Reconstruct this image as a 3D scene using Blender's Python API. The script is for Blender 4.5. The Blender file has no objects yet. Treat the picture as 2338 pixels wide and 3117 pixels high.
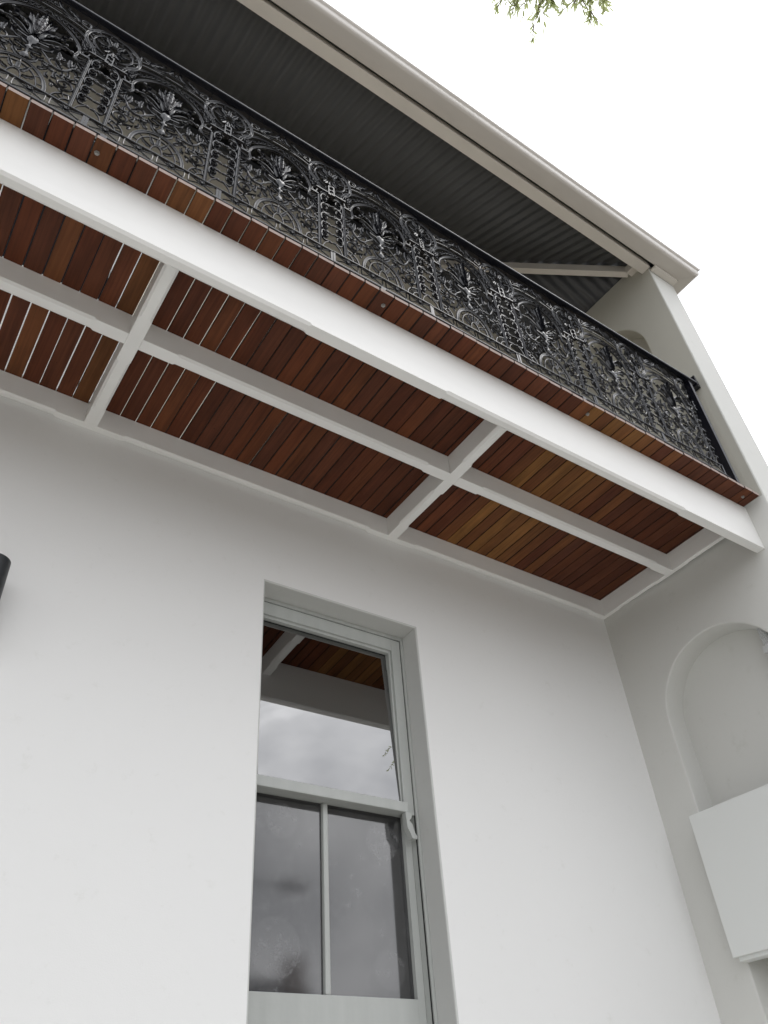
import bpy, bmesh, math, random
from mathutils import Vector, Matrix
random.seed(7)
sc = bpy.context.scene
col = sc.collection
PI = math.pi

# ---------------------------------------------------------------- camera
CAM = Vector((0.0, -2.75, 1.55))
R = [[0.82873604, -0.55579075, -0.06552261],
     [0.32190535, 0.56918427, -0.75657532],
     [0.45779201, 0.60590916, 0.65061553]]
cd = bpy.data.cameras.new('camera')
cam = bpy.data.objects.new('camera', cd)
col.objects.link(cam)
cam.matrix_world = Matrix(((R[0][0], -R[1][0], -R[2][0], CAM.x),
                           (R[0][1], -R[1][1], -R[2][1], CAM.y),
                           (R[0][2], -R[1][2], -R[2][2], CAM.z),
                           (0, 0, 0, 1)))
cd.sensor_fit = 'HORIZONTAL'
cd.sensor_width = 36.0
cd.lens = 36.0 * 2412.4 / 2338.0
cd.clip_start = 0.05
cd.clip_end = 600
sc.camera = cam

# ---------------------------------------------------------------- sky, sun, exposure
SUN_EL, SUN_AZ = math.radians(64), math.radians(122)     # azimuth measured from +Y clockwise
world = bpy.data.worlds.new('World')
sc.world = world
world.use_nodes = True
nt = world.node_tree
nt.nodes.clear()
def N(t, kind, **kw):
    n = t.nodes.new(kind)
    for k, v in kw.items():
        setattr(n, k, v)
    return n
out = N(nt, 'ShaderNodeOutputWorld')
bg = N(nt, 'ShaderNodeBackground')
bg.inputs['Strength'].default_value = 0.12
sky = N(nt, 'ShaderNodeTexSky', sky_type='NISHITA', sun_disc=False)
sky.sun_elevation = SUN_EL
sky.sun_rotation = SUN_AZ
sky.dust_density = 3.0
hs = N(nt, 'ShaderNodeHueSaturation')
hs.inputs['Saturation'].default_value = 0.12
tc = N(nt, 'ShaderNodeTexCoord')
no = N(nt, 'ShaderNodeTexNoise')
no.inputs['Scale'].default_value = 4.2
no.inputs['Detail'].default_value = 5.0
no.inputs['Roughness'].default_value = 0.5
no.inputs['Distortion'].default_value = 0.4
cr = N(nt, 'ShaderNodeValToRGB')
cr.color_ramp.elements[0].position = 0.36
cr.color_ramp.elements[0].color = (9.0, 9.3, 10.1, 1)
cr.color_ramp.elements[1].position = 0.60
cr.color_ramp.elements[1].color = (20.0, 20.2, 20.8, 1)
ce = cr.color_ramp.elements.new(0.74)
ce.color = (36.0, 36.0, 36.5, 1)
mx = N(nt, 'ShaderNodeMix', data_type='RGBA')
mx.inputs[0].default_value = 0.80          # cloud deck over the clear-sky model
nt.links.new(sky.outputs[0], hs.inputs['Color'])
mpw = N(nt, 'ShaderNodeMapping')
mpw.inputs['Location'].default_value = (25.5, 13.5, 34.5)
nt.links.new(tc.outputs['Generated'], mpw.inputs[0])
nt.links.new(mpw.outputs[0], no.inputs['Vector'])
nt.links.new(no.outputs['Fac'], cr.inputs[0])
nt.links.new(hs.outputs[0], mx.inputs[6])
nt.links.new(cr.outputs[0], mx.inputs[7])
nt.links.new(mx.outputs[2], bg.inputs['Color'])
nt.links.new(bg.outputs[0], out.inputs['Surface'])

sl = bpy.data.lights.new('sun', 'SUN')
sl.energy = 0.6
sl.angle = math.radians(30)
sl.color = (1.0, 0.97, 0.93)
so = bpy.data.objects.new('sun', sl)
col.objects.link(so)
sd = Vector((math.sin(SUN_AZ) * math.cos(SUN_EL), math.cos(SUN_AZ) * math.cos(SUN_EL), math.sin(SUN_EL)))
so.rotation_euler = (-sd).to_track_quat('-Z', 'Y').to_euler()
so.location = sd * 60

vs = sc.view_settings
vs.view_transform = 'Standard'
vs.look = 'None'
vs.exposure = -0.06
vs.gamma = 1.0
vs.use_curve_mapping = False
sc.cycles.max_bounces = 10
sc.cycles.diffuse_bounces = 6
sc.cycles.glossy_bounces = 4
sc.cycles.transparent_max_bounces = 12
sc.cycles.use_denoising = True
sc.cycles.sample_clamp_indirect = 8.0

# ---------------------------------------------------------------- materials
def mat(name, base, rough=0.6, noise=None, bump=None, spec=0.5, metal=0.0, objcol=False, coat=0.0):
    m = bpy.data.materials.new(name)
    m.use_nodes = True
    t = m.node_tree
    b = t.nodes['Principled BSDF']
    b.inputs['Roughness'].default_value = rough
    b.inputs['Metallic'].default_value = metal
    b.inputs['Specular IOR Level'].default_value = spec
    b.inputs['Coat Weight'].default_value = coat
    b.inputs['Base Color'].default_value = (*base, 1)
    src = None
    tc = N(t, 'ShaderNodeTexCoord')
    if objcol:
        oi = N(t, 'ShaderNodeObjectInfo')
        src = oi.outputs['Color']
    if noise:      # (scale vector, amount, detail)
        mp = N(t, 'ShaderNodeMapping')
        mp.inputs['Scale'].default_value = noise[0]
        nz = N(t, 'ShaderNodeTexNoise')
        nz.inputs['Scale'].default_value = 1.0
        nz.inputs['Detail'].default_value = noise[2]
        t.links.new(tc.outputs['Object'], mp.inputs[0])
        t.links.new(mp.outputs[0], nz.inputs['Vector'])
        mr = N(t, 'ShaderNodeMapRange')
        mr.inputs[1].default_value = 0.25
        mr.inputs[2].default_value = 0.75
        mr.inputs[3].default_value = 1 - noise[1]
        mr.inputs[4].default_value = 1 + noise[1]
        t.links.new(nz.outputs['Fac'], mr.inputs[0])
        mu = N(t, 'ShaderNodeMix', data_type='RGBA', blend_type='MULTIPLY')
        mu.inputs[0].default_value = 1
        mu.inputs[6].default_value = (*base, 1)
        if src:
            t.links.new(src, mu.inputs[6])
        cc = N(t, 'ShaderNodeCombineColor')
        for i in range(3):
            t.links.new(mr.outputs[0], cc.inputs[i])
        t.links.new(cc.outputs[0], mu.inputs[7])
        src = mu.outputs[2]
    if src:
        t.links.new(src, b.inputs['Base Color'])
    if bump:       # (scale, strength, distance)
        nb = N(t, 'ShaderNodeTexNoise')
        nb.inputs['Scale'].default_value = bump[0]
        nb.inputs['Detail'].default_value = 4
        bp_ = N(t, 'ShaderNodeBump')
        bp_.inputs['Strength'].default_value = bump[1]
        bp_.inputs['Distance'].default_value = bump[2]
        t.links.new(tc.outputs['Object'], nb.inputs['Vector'])
        t.links.new(nb.outputs['Fac'], bp_.inputs['Height'])
        t.links.new(bp_.outputs[0], b.inputs['Normal'])
    return m

M = {}
def plaster(name, tone):
    m = mat(name, tone, 0.62, spec=0.3)
    t = m.node_tree
    b = t.nodes['Principled BSDF']
    tc = N(t, 'ShaderNodeTexCoord')
    # slow undulation of hand-floated render + fine roller stipple
    n1 = N(t, 'ShaderNodeTexNoise'); n1.inputs['Scale'].default_value = 2.2; n1.inputs['Detail'].default_value = 3
    n2 = N(t, 'ShaderNodeTexNoise'); n2.inputs['Scale'].default_value = 230; n2.inputs['Detail'].default_value = 2
    n3 = N(t, 'ShaderNodeTexNoise'); n3.inputs['Scale'].default_value = 24; n3.inputs['Detail'].default_value = 3
    b1 = N(t, 'ShaderNodeBump'); b1.inputs['Strength'].default_value = 0.5; b1.inputs['Distance'].default_value = 0.012
    b2 = N(t, 'ShaderNodeBump'); b2.inputs['Strength'].default_value = 0.35; b2.inputs['Distance'].default_value = 0.0009
    b3 = N(t, 'ShaderNodeBump'); b3.inputs['Strength'].default_value = 0.2; b3.inputs['Distance'].default_value = 0.002
    for n in (n1, n2, n3):
        t.links.new(tc.outputs['Object'], n.inputs['Vector'])
    t.links.new(n1.outputs['Fac'], b1.inputs['Height'])
    t.links.new(n2.outputs['Fac'], b2.inputs['Height'])
    t.links.new(n3.outputs['Fac'], b3.inputs['Height'])
    t.links.new(b1.outputs[0], b2.inputs['Normal'])
    t.links.new(b2.outputs[0], b3.inputs['Normal'])
    t.links.new(b3.outputs[0], b.inputs['Normal'])
    # faint scuffs
    sp = N(t, 'ShaderNodeTexNoise'); sp.inputs['Scale'].default_value = 13; sp.inputs['Detail'].default_value = 8; sp.inputs['Roughness'].default_value = 0.75
    rp = N(t, 'ShaderNodeValToRGB')
    rp.color_ramp.elements[0].position = 0.22; rp.color_ramp.elements[0].color = (tone[0] * .9, tone[1] * .9, tone[2] * .88, 1)
    rp.color_ramp.elements[1].position = 0.42; rp.color_ramp.elements[1].color = (*tone, 1)
    t.links.new(tc.outputs['Object'], sp.inputs['Vector'])
    t.links.new(sp.outputs['Fac'], rp.inputs[0])
    t.links.new(rp.outputs[0], b.inputs['Base Color'])
    return m
M['plaster'] = plaster('white_painted_render', (0.80, 0.80, 0.787))
M['masonry'] = plaster('grey_white_masonry_paint', (0.63, 0.63, 0.60))
M['cream'] = plaster('cream_painted_render', (0.82, 0.775, 0.67))
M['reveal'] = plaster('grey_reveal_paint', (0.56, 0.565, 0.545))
M['white'] = mat('white_gloss_paint', (0.84, 0.835, 0.81), 0.42, noise=((3, 3, 9), 0.03, 4), bump=(60, 0.12, 0.002))
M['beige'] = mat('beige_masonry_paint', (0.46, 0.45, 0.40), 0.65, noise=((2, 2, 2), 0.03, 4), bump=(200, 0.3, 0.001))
M['eave'] = mat('cream_eave_paint', (0.72, 0.68, 0.62), 0.45, noise=((3, 8, 8), 0.05, 4), bump=(40, 0.15, 0.002))
M['gutter'] = mat('cream_gutter_metal', (0.62, 0.585, 0.54), 0.28, noise=((2, 8, 8), 0.04, 3))
M['iron'] = mat('black_gloss_iron', (0.004, 0.0045, 0.007), 0.13, spec=0.50, bump=(120, 0.15, 0.0008))
M['rail'] = mat('black_painted_rail', (0.006, 0.0065, 0.011), 0.22, spec=0.5, bump=(120, 0.15, 0.001))
M['roof'] = mat('dark_roof_underside', (0.080, 0.083, 0.088), 0.5)
M['sash'] = mat('sage_grey_timber_paint', (0.43, 0.445, 0.425), 0.40, noise=((18, 18, 3), 0.06, 5), bump=(35, 0.35, 0.003))
M['caulk'] = mat('dark_joint', (0.02, 0.02, 0.02), 0.9)
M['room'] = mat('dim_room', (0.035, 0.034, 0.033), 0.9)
M['lamp'] = mat('charcoal_powder_coat', (0.018, 0.021, 0.024), 0.42, bump=(300, 0.2, 0.0006))
M['box'] = mat('white_meter_box', (0.70, 0.715, 0.695), 0.4, bump=(25, 0.06, 0.003))
M['pipe'] = mat('pale_grey_conduit', (0.55, 0.56, 0.56), 0.45)
M['steel'] = mat('zinc_bolt', (0.30, 0.29, 0.27), 0.5, metal=0.5)
M['endgrain'] = mat('weathered_end_grain', (0.33, 0.26, 0.23), 0.75, noise=((60, 60, 60), 0.15, 3), bump=(120, 0.3, 0.001))
M['decktop'] = mat('weathered_deck_top', (0.55, 0.48, 0.40), 0.8, noise=((40, 3, 40), 0.15, 4))
M['edge'] = mat('gap_shade_board_edge', (0.018, 0.013, 0.010), 0.9)  # shade inside the deck gaps, painted into the board sides
M['concrete'] = mat('pale_paving', (0.50, 0.485, 0.455), 0.85, noise=((3, 3, 3), 0.12, 6), bump=(60, 0.3, 0.003))
M['asphalt'] = mat('asphalt', (0.05, 0.05, 0.052), 0.9, noise=((9, 9, 9), 0.2, 5), bump=(150, 0.4, 0.004))
M['ground'] = mat('garden_soil', (0.12, 0.11, 0.08), 0.95, noise=((2, 2, 2), 0.3, 6))
M['bark'] = mat('grey_brown_bark', (0.14, 0.10, 0.075), 0.85, noise=((14, 14, 5), 0.3, 5), bump=(30, 0.6, 0.01))
M['brick'] = mat('dark_brick', (0.20, 0.13, 0.10), 0.85, noise=((4, 4, 12), 0.2, 4))
M['slate'] = mat('roof_slate', (0.09, 0.09, 0.10), 0.7, noise=((5, 5, 5), 0.2, 4))
M['dark_glass'] = mat('dark_window_glass', (0.02, 0.022, 0.025), 0.08)

def wood():
    m = bpy.data.materials.new('oiled_hardwood')
    m.use_nodes = True
    t = m.node_tree
    b = t.nodes['Principled BSDF']
    oi = N(t, 'ShaderNodeObjectInfo')
    tc = N(t, 'ShaderNodeTexCoord')
    ad = N(t, 'ShaderNodeVectorMath', operation='ADD')
    sc_ = N(t, 'ShaderNodeVectorMath', operation='SCALE')
    cx = N(t, 'ShaderNodeCombineXYZ')
    t.links.new(oi.outputs['Random'], cx.inputs[1])
    t.links.new(cx.outputs[0], sc_.inputs[0]); sc_.inputs['Scale'].default_value = 40
    t.links.new(tc.outputs['Object'], ad.inputs[0]); t.links.new(sc_.outputs[0], ad.inputs[1])
    def noise(scale, det, rough=0.6):
        mp = N(t, 'ShaderNodeMapping'); mp.inputs['Scale'].default_value = scale
        n = N(t, 'ShaderNodeTexNoise'); n.inputs['Scale'].default_value = 1; n.inputs['Detail'].default_value = det
        n.inputs['Roughness'].default_value = rough; n.inputs['Distortion'].default_value = 0.5
        t.links.new(ad.outputs[0], mp.inputs[0]); t.links.new(mp.outputs[0], n.inputs['Vector'])
        return n.outputs['Fac']
    g1 = noise((85, 2.2, 40), 6)        # fine grain
    g2 = noise((7, 2.0, 5), 4)          # broad tone
    g3 = noise((90, 24, 60), 3)         # specks
    def mrange(s, a, b_, c, d):
        r = N(t, 'ShaderNodeMapRange')
        for i, v in enumerate((a, b_, c, d)):
            r.inputs[i + 1].default_value = v
        t.links.new(s, r.inputs[0]); return r.outputs[0]
    m1 = N(t, 'ShaderNodeMath', operation='MULTIPLY')
    t.links.new(mrange(g1, 0.3, 0.7, 0.72, 1.2), m1.inputs[0])
    t.links.new(mrange(g2, 0.3, 0.7, 0.72, 1.25), m1.inputs[1])
    m2 = N(t, 'ShaderNodeMath', operation='MULTIPLY')
    t.links.new(m1.outputs[0], m2.inputs[0])
    t.links.new(mrange(g3, 0.24, 0.30, 0.25, 1.0), m2.inputs[1])
    mu = N(t, 'ShaderNodeVectorMath', operation='SCALE')
    t.links.new(oi.outputs['Color'], mu.inputs[0]); t.links.new(m2.outputs[0], mu.inputs['Scale'])
    t.links.new(mu.outputs[0], b.inputs['Base Color'])
    b.inputs['Roughness'].default_value = 0.6
    b.inputs['Specular IOR Level'].default_value = 0.2
    bp_ = N(t, 'ShaderNodeBump'); bp_.inputs['Strength'].default_value = 0.3; bp_.inputs['Distance'].default_value = 0.0012
    t.links.new(g1, bp_.inputs['Height']); t.links.new(bp_.outputs[0], b.inputs['Normal'])
    return m
M['wood'] = wood()

MARKS = [(1.555, 2.74, .075), (2.05, 2.72, .085), (1.535, 2.27, .11), (2.05, 2.22, .075)]   # (x, z, radius) of round dust marks
def glass(name, ior, tint, dirt):
    m = bpy.data.materials.new(name)
    m.use_nodes = True
    t = m.node_tree
    t.nodes.clear()
    o = N(t, 'ShaderNodeOutputMaterial')
    fr = N(t, 'ShaderNodeFresnel'); fr.inputs['IOR'].default_value = ior
    tr = N(t, 'ShaderNodeBsdfTransparent'); tr.inputs['Color'].default_value = (*tint, 1)
    gl = N(t, 'ShaderNodeBsdfGlossy'); gl.inputs['Roughness'].default_value = 0.075 if dirt else 0.0
    gl.inputs['Color'].default_value = (1, 1, 1, 1)
    mx = N(t, 'ShaderNodeMixShader')
    tc = N(t, 'ShaderNodeTexCoord')
    wb = N(t, 'ShaderNodeTexNoise'); wb.inputs['Scale'].default_value = 3.0; wb.inputs['Detail'].default_value = 1.0
    bp_ = N(t, 'ShaderNodeBump'); bp_.inputs['Strength'].default_value = 0.02; bp_.inputs['Distance'].default_value = 0.002
    t.links.new(tc.outputs['Object'], wb.inputs['Vector']); t.links.new(wb.outputs['Fac'], bp_.inputs['Height'])
    t.links.new(bp_.outputs[0], gl.inputs['Normal'])
    t.links.new(fr.outputs[0], mx.inputs[0]); t.links.new(tr.outputs[0], mx.inputs[1]); t.links.new(gl.outputs[0], mx.inputs[2])
    last = mx.outputs[0]
    if dirt:
        df = N(t, 'ShaderNodeBsdfDiffuse'); df.inputs['Color'].default_value = (0.55, 0.55, 0.56, 1)
        n1 = N(t, 'ShaderNodeTexNoise'); n1.inputs['Scale'].default_value = 26; n1.inputs['Detail'].default_value = 5; n1.inputs['Roughness'].default_value = 0.7
        n2 = N(t, 'ShaderNodeTexNoise'); n2.inputs['Scale'].default_value = 4; n2.inputs['Detail'].default_value = 3
        t.links.new(tc.outputs['Object'], n1.inputs['Vector']); t.links.new(tc.outputs['Object'], n2.inputs['Vector'])
        r1 = N(t, 'ShaderNodeMapRange'); r1.inputs[1].default_value = 0.52; r1.inputs[2].default_value = 0.72; r1.inputs[3].default_value = 0.0; r1.inputs[4].default_value = dirt
        r2 = N(t, 'ShaderNodeMapRange'); r2.inputs[1].default_value = 0.35; r2.inputs[2].default_value = 0.65; r2.inputs[3].default_value = 0.3; r2.inputs[4].default_value = 1.0
        t.links.new(n1.outputs['Fac'], r1.inputs[0]); t.links.new(n2.outputs['Fac'], r2.inputs[0])
        mu = N(t, 'ShaderNodeMath', operation='MULTIPLY'); t.links.new(r1.outputs[0], mu.inputs[0]); t.links.new(r2.outputs[0], mu.inputs[1])
        ad = N(t, 'ShaderNodeMath', operation='ADD'); t.links.new(mu.outputs[0], ad.inputs[0]); ad.inputs[1].default_value = dirt * 0.35
        tot = ad.outputs[0]
        for cx_, cz_, rr_ in MARKS:
            dn = N(t, 'ShaderNodeVectorMath', operation='DISTANCE'); dn.inputs[1].default_value = (cx_, 0.1885, cz_)
            t.links.new(tc.outputs['Object'], dn.inputs[0])
            rm = N(t, 'ShaderNodeMapRange'); rm.inputs[1].default_value = rr_; rm.inputs[2].default_value = rr_ * .93; rm.inputs[3].default_value = 0; rm.inputs[4].default_value = dirt * .6
            t.links.new(dn.outputs['Value'], rm.inputs[0])
            mm = N(t, 'ShaderNodeMath', operation='MULTIPLY'); t.links.new(rm.outputs[0], mm.inputs[0]); t.links.new(r2.outputs[0], mm.inputs[1])
            aa = N(t, 'ShaderNodeMath', operation='ADD'); t.links.new(tot, aa.inputs[0]); t.links.new(mm.outputs[0], aa.inputs[1])
            tot = aa.outputs[0]
        ad = aa
        mx2 = N(t, 'ShaderNodeMixShader')
        t.links.new(ad.outputs[0], mx2.inputs[0]); t.links.new(last, mx2.inputs[1]); t.links.new(df.outputs[0], mx2.inputs[2])
        last = mx2.outputs[0]
    t.links.new(last, o.inputs['Surface'])
    return m
M['glass_top'] = glass('reflective_upper_pane', 3.1, (0.2, 0.2, 0.2), 0.0)
M['glass_low'] = glass('dusty_lower_pane', 1.88, (0.2, 0.2, 0.2), 0.16)

def leafmat():
    m = bpy.data.materials.new('olive_leaf')
    m.use_nodes = True
    t = m.node_tree
    b = t.nodes['Principled BSDF']
    tc = N(t, 'ShaderNodeTexCoord')
    n = N(t, 'ShaderNodeTexNoise'); n.inputs['Scale'].default_value = 9
    cr = N(t, 'ShaderNodeValToRGB')
    cr.color_ramp.elements[0].position = 0.35; cr.color_ramp.elements[0].color = (0.16, 0.19, 0.07, 1)
    cr.color_ramp.elements[1].position = 0.65; cr.color_ramp.elements[1].color = (0.34, 0.36, 0.19, 1)
    t.links.new(tc.outputs['Object'], n.inputs['Vector']); t.links.new(n.outputs['Fac'], cr.inputs[0])
    t.links.new(cr.outputs[0], b.inputs['Base Color'])
    b.inputs['Roughness'].default_value = 0.45
    tl = N(t, 'ShaderNodeBsdfTranslucent'); tl.inputs['Color'].default_value = (0.50, 0.55, 0.26, 1)
    ms = N(t, 'ShaderNodeMixShader'); ms.inputs[0].default_value = 0.7
    o = t.nodes['Material Output']
    t.links.new(b.outputs[0], ms.inputs[1]); t.links.new(tl.outputs[0], ms.inputs[2]); t.links.new(ms.outputs[0], o.inputs['Surface'])
    return m
M['leaf'] = leafmat()

# ---------------------------------------------------------------- helpers
class MB:
    def __init__(s):
        s.v, s.f, s.mi = [], [], []
    def quad(s, pts, m=0):
        i = len(s.v); s.v += [tuple(p) for p in pts]
        s.f.append(tuple(range(i, i + len(pts)))); s.mi.append(m)
    def box(s, x0, x1, y0, y1, z0, z1):
        i = len(s.v)
        s.v += [(x0, y0, z0), (x1, y0, z0), (x1, y1, z0), (x0, y1, z0), (x0, y0, z1), (x1, y0, z1), (x1, y1, z1), (x0, y1, z1)]
        for q in ((0, 3, 2, 1), (4, 5, 6, 7), (0, 1, 5, 4), (1, 2, 6, 5), (2, 3, 7, 6), (3, 0, 4, 7)):
            s.f.append(tuple(i + k for k in q)); s.mi.append(0)
    def loft(s, rings, closed=True, caps=True, loop=False, m=0):
        n = len(rings[0]); b = len(s.v)
        for r in rings:
            s.v += [tuple(p) for p in r]
        R_ = len(rings)
        for a in range(R_ if loop else R_ - 1):
            a2 = (a + 1) % R_
            for k in range(n if closed else n - 1):
                k2 = (k + 1) % n
                s.f.append((b + a * n + k, b + a * n + k2, b + a2 * n + k2, b + a2 * n + k)); s.mi.append(m)
        if caps and not loop and closed:
            s.f.append(tuple(b + k for k in reversed(range(n)))); s.mi.append(m)
            s.f.append(tuple(b + (R_ - 1) * n + k for k in range(n))); s.mi.append(m)
    def build(s, name, mats, parent=None, smooth=False, bevel=0.0, loc=None):
        me = bpy.data.meshes.new(name)
        me.from_pydata(s.v, [], s.f)
        ml = mats if isinstance(mats, (list, tuple)) else [mats]
        for m in ml:
            me.materials.append(m)
        if len(ml) > 1:
            me.polygons.foreach_set('material_index', s.mi)
        bm = bmesh.new(); bm.from_mesh(me)
        bmesh.ops.recalc_face_normals(bm, faces=bm.faces)
        if bevel:
            bmesh.ops.remove_doubles(bm, verts=bm.verts, dist=1e-6)
            bmesh.ops.bevel(bm, geom=list(bm.edges), offset=bevel, segments=2, affect='EDGES', profile=0.6)
        bm.to_mesh(me); bm.free()
        if smooth:
            me.polygons.foreach_set('use_smooth', [True] * len(me.polygons))
        me.update()
        o = bpy.data.objects.new(name, me)
        col.objects.link(o)
        if parent:
            o.parent = parent
        return o
def auto_smooth(o, deg=35):
    me = o.data
    me.polygons.foreach_set('use_smooth', [True] * len(me.polygons))
    me.set_sharp_from_angle(angle=math.radians(deg))
def thing(name, label, cat, loc=(0, 0, 0), group=None):
    o = bpy.data.objects.new(name, None)
    o.empty_display_size = 0.2
    col.objects.link(o)
    o.location = loc
    o['label'] = label; o['category'] = cat
    if group:
        o['group'] = group
    return o
def structure(o):
    o['kind'] = 'structure'
    return o
def catmull(pts, n=5, closed=False):
    P = [Vector(p) for p in pts]
    res = []
    L = len(P)
    for i in range(L if closed else L - 1):
        p0 = P[(i - 1) % L] if (closed or i > 0) else P[0] * 2 - P[1]
        p1, p2 = P[i], P[(i + 1) % L]
        p3 = P[(i + 2) % L] if (closed or i + 2 < L) else P[-1] * 2 - P[-2]
        for k in range(n):
            t = k / n
            res.append(0.5 * ((2 * p1) + (p2 - p0) * t + (2 * p0 - 5 * p1 + 4 * p2 - p3) * t * t + (3 * p1 - p0 - 3 * p2 + p3) * t ** 3))
    if not closed:
        res.append(P[-1])
    return res

# ---------------------------------------------------------------- ground and street
def sheet(name, x0, x1, y0, y1, z, m):
    b = MB(); b.quad([(x0, y0, z), (x1, y0, z), (x1, y1, z), (x0, y1, z)])
    return structure(b.build(name, m))
sheet('ground', -150, 150, -200, 60, -0.15, M['ground'])
sheet('courtyard_paving', -2.2, 3.795, -5.2, 0.0, 0.0, M['concrete'])
bb = MB(); bb.box(-60, 60, -8.0, -5.21, -0.14, 0.0)
structure(bb.build('footpath', M['concrete'], bevel=0.01))
sheet('road', -120, 120, -14.0, -8.01, -0.13, M['asphalt'])
bb = MB(); bb.box(-60, 60, -16.2, -14.01, -0.14, 0.0)
structure(bb.build('far_footpath', M['concrete'], bevel=0.01))

# ---------------------------------------------------------------- house
XL = -2.2                                   # left end of the frontage
def xw(y):                                  # inner face of the party wall, slightly out of square
    return 3.80 - 0.032 * y
house = thing('terrace_house', 'white rendered two storey terrace house with arched niches in its party wall', 'house', (0, 0, 0))

# front wall with the window opening; arrises eased
WX0, WX1, WZ0, WZ1 = 1.3475, 2.2150, 0.95, 3.7650
WD = 0.30
b = MB()
xs, zs = [XL, WX0 - .008, WX1 + .008, 3.83], [-0.15, WZ0 - .008, WZ1 + .008, 4.43, 7.72]
for i in range(3):
    for j in range(4):
        if i == 1 and j == 1:
            continue
        b.quad([(xs[i], 0, zs[j]), (xs[i + 1], 0, zs[j]), (xs[i + 1], 0, zs[j + 1]), (xs[i], 0, zs[j + 1])], 2 if j == 3 else 0)
def rect(g, y):
    # right jamb leans out a little towards the sill
    return [(WX0 - g, y, WZ0 - g), (WX1 + g + 0.028, y, WZ0 - g), (WX1 + g, y, WZ1 + g), (WX0 - g, y, WZ1 + g)]
r0 = [(WX0 - .008, 0, WZ0 - .008), (WX1 + .008, 0, WZ0 - .008), (WX1 + .008, 0, WZ1 + .008), (WX0 - .008, 0, WZ1 + .008)]
def rect2(g, y):
    return [(WX0 - g, y, WZ0 - g), (WX1 + g, y, WZ0 - g), (WX1 + g, y, WZ1 + g), (WX0 - g, y, WZ1 + g)]
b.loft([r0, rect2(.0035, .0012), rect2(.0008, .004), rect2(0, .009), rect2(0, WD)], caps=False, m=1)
for (x0, x1, z0, z1) in ((XL, WX0, -.15, 7.72), (WX1, 3.83, -.15, 7.72), (WX0, WX1, -.15, WZ0), (WX0, WX1, WZ1, 7.72)):
    b.quad([(x0, WD, z0), (x0, WD, z1), (x1, WD, z1), (x1, WD, z0)])
b.quad([(XL, 0, 7.72), (3.83, 0, 7.72), (3.83, WD, 7.72), (XL, WD, 7.72)])
fw = b.build('front_wall', [M['plaster'], M['reveal'], M['cream']], house)
auto_smooth(fw, 50)
# dim room behind the window
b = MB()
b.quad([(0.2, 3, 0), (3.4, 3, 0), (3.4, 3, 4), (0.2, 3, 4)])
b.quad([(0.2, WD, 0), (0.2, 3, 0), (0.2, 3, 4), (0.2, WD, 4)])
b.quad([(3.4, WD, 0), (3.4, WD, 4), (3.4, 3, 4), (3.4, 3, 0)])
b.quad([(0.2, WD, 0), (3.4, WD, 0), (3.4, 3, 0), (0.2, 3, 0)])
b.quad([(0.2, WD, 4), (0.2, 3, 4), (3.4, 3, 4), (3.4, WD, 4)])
b.build('room_lining', M['room'], house)

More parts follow.
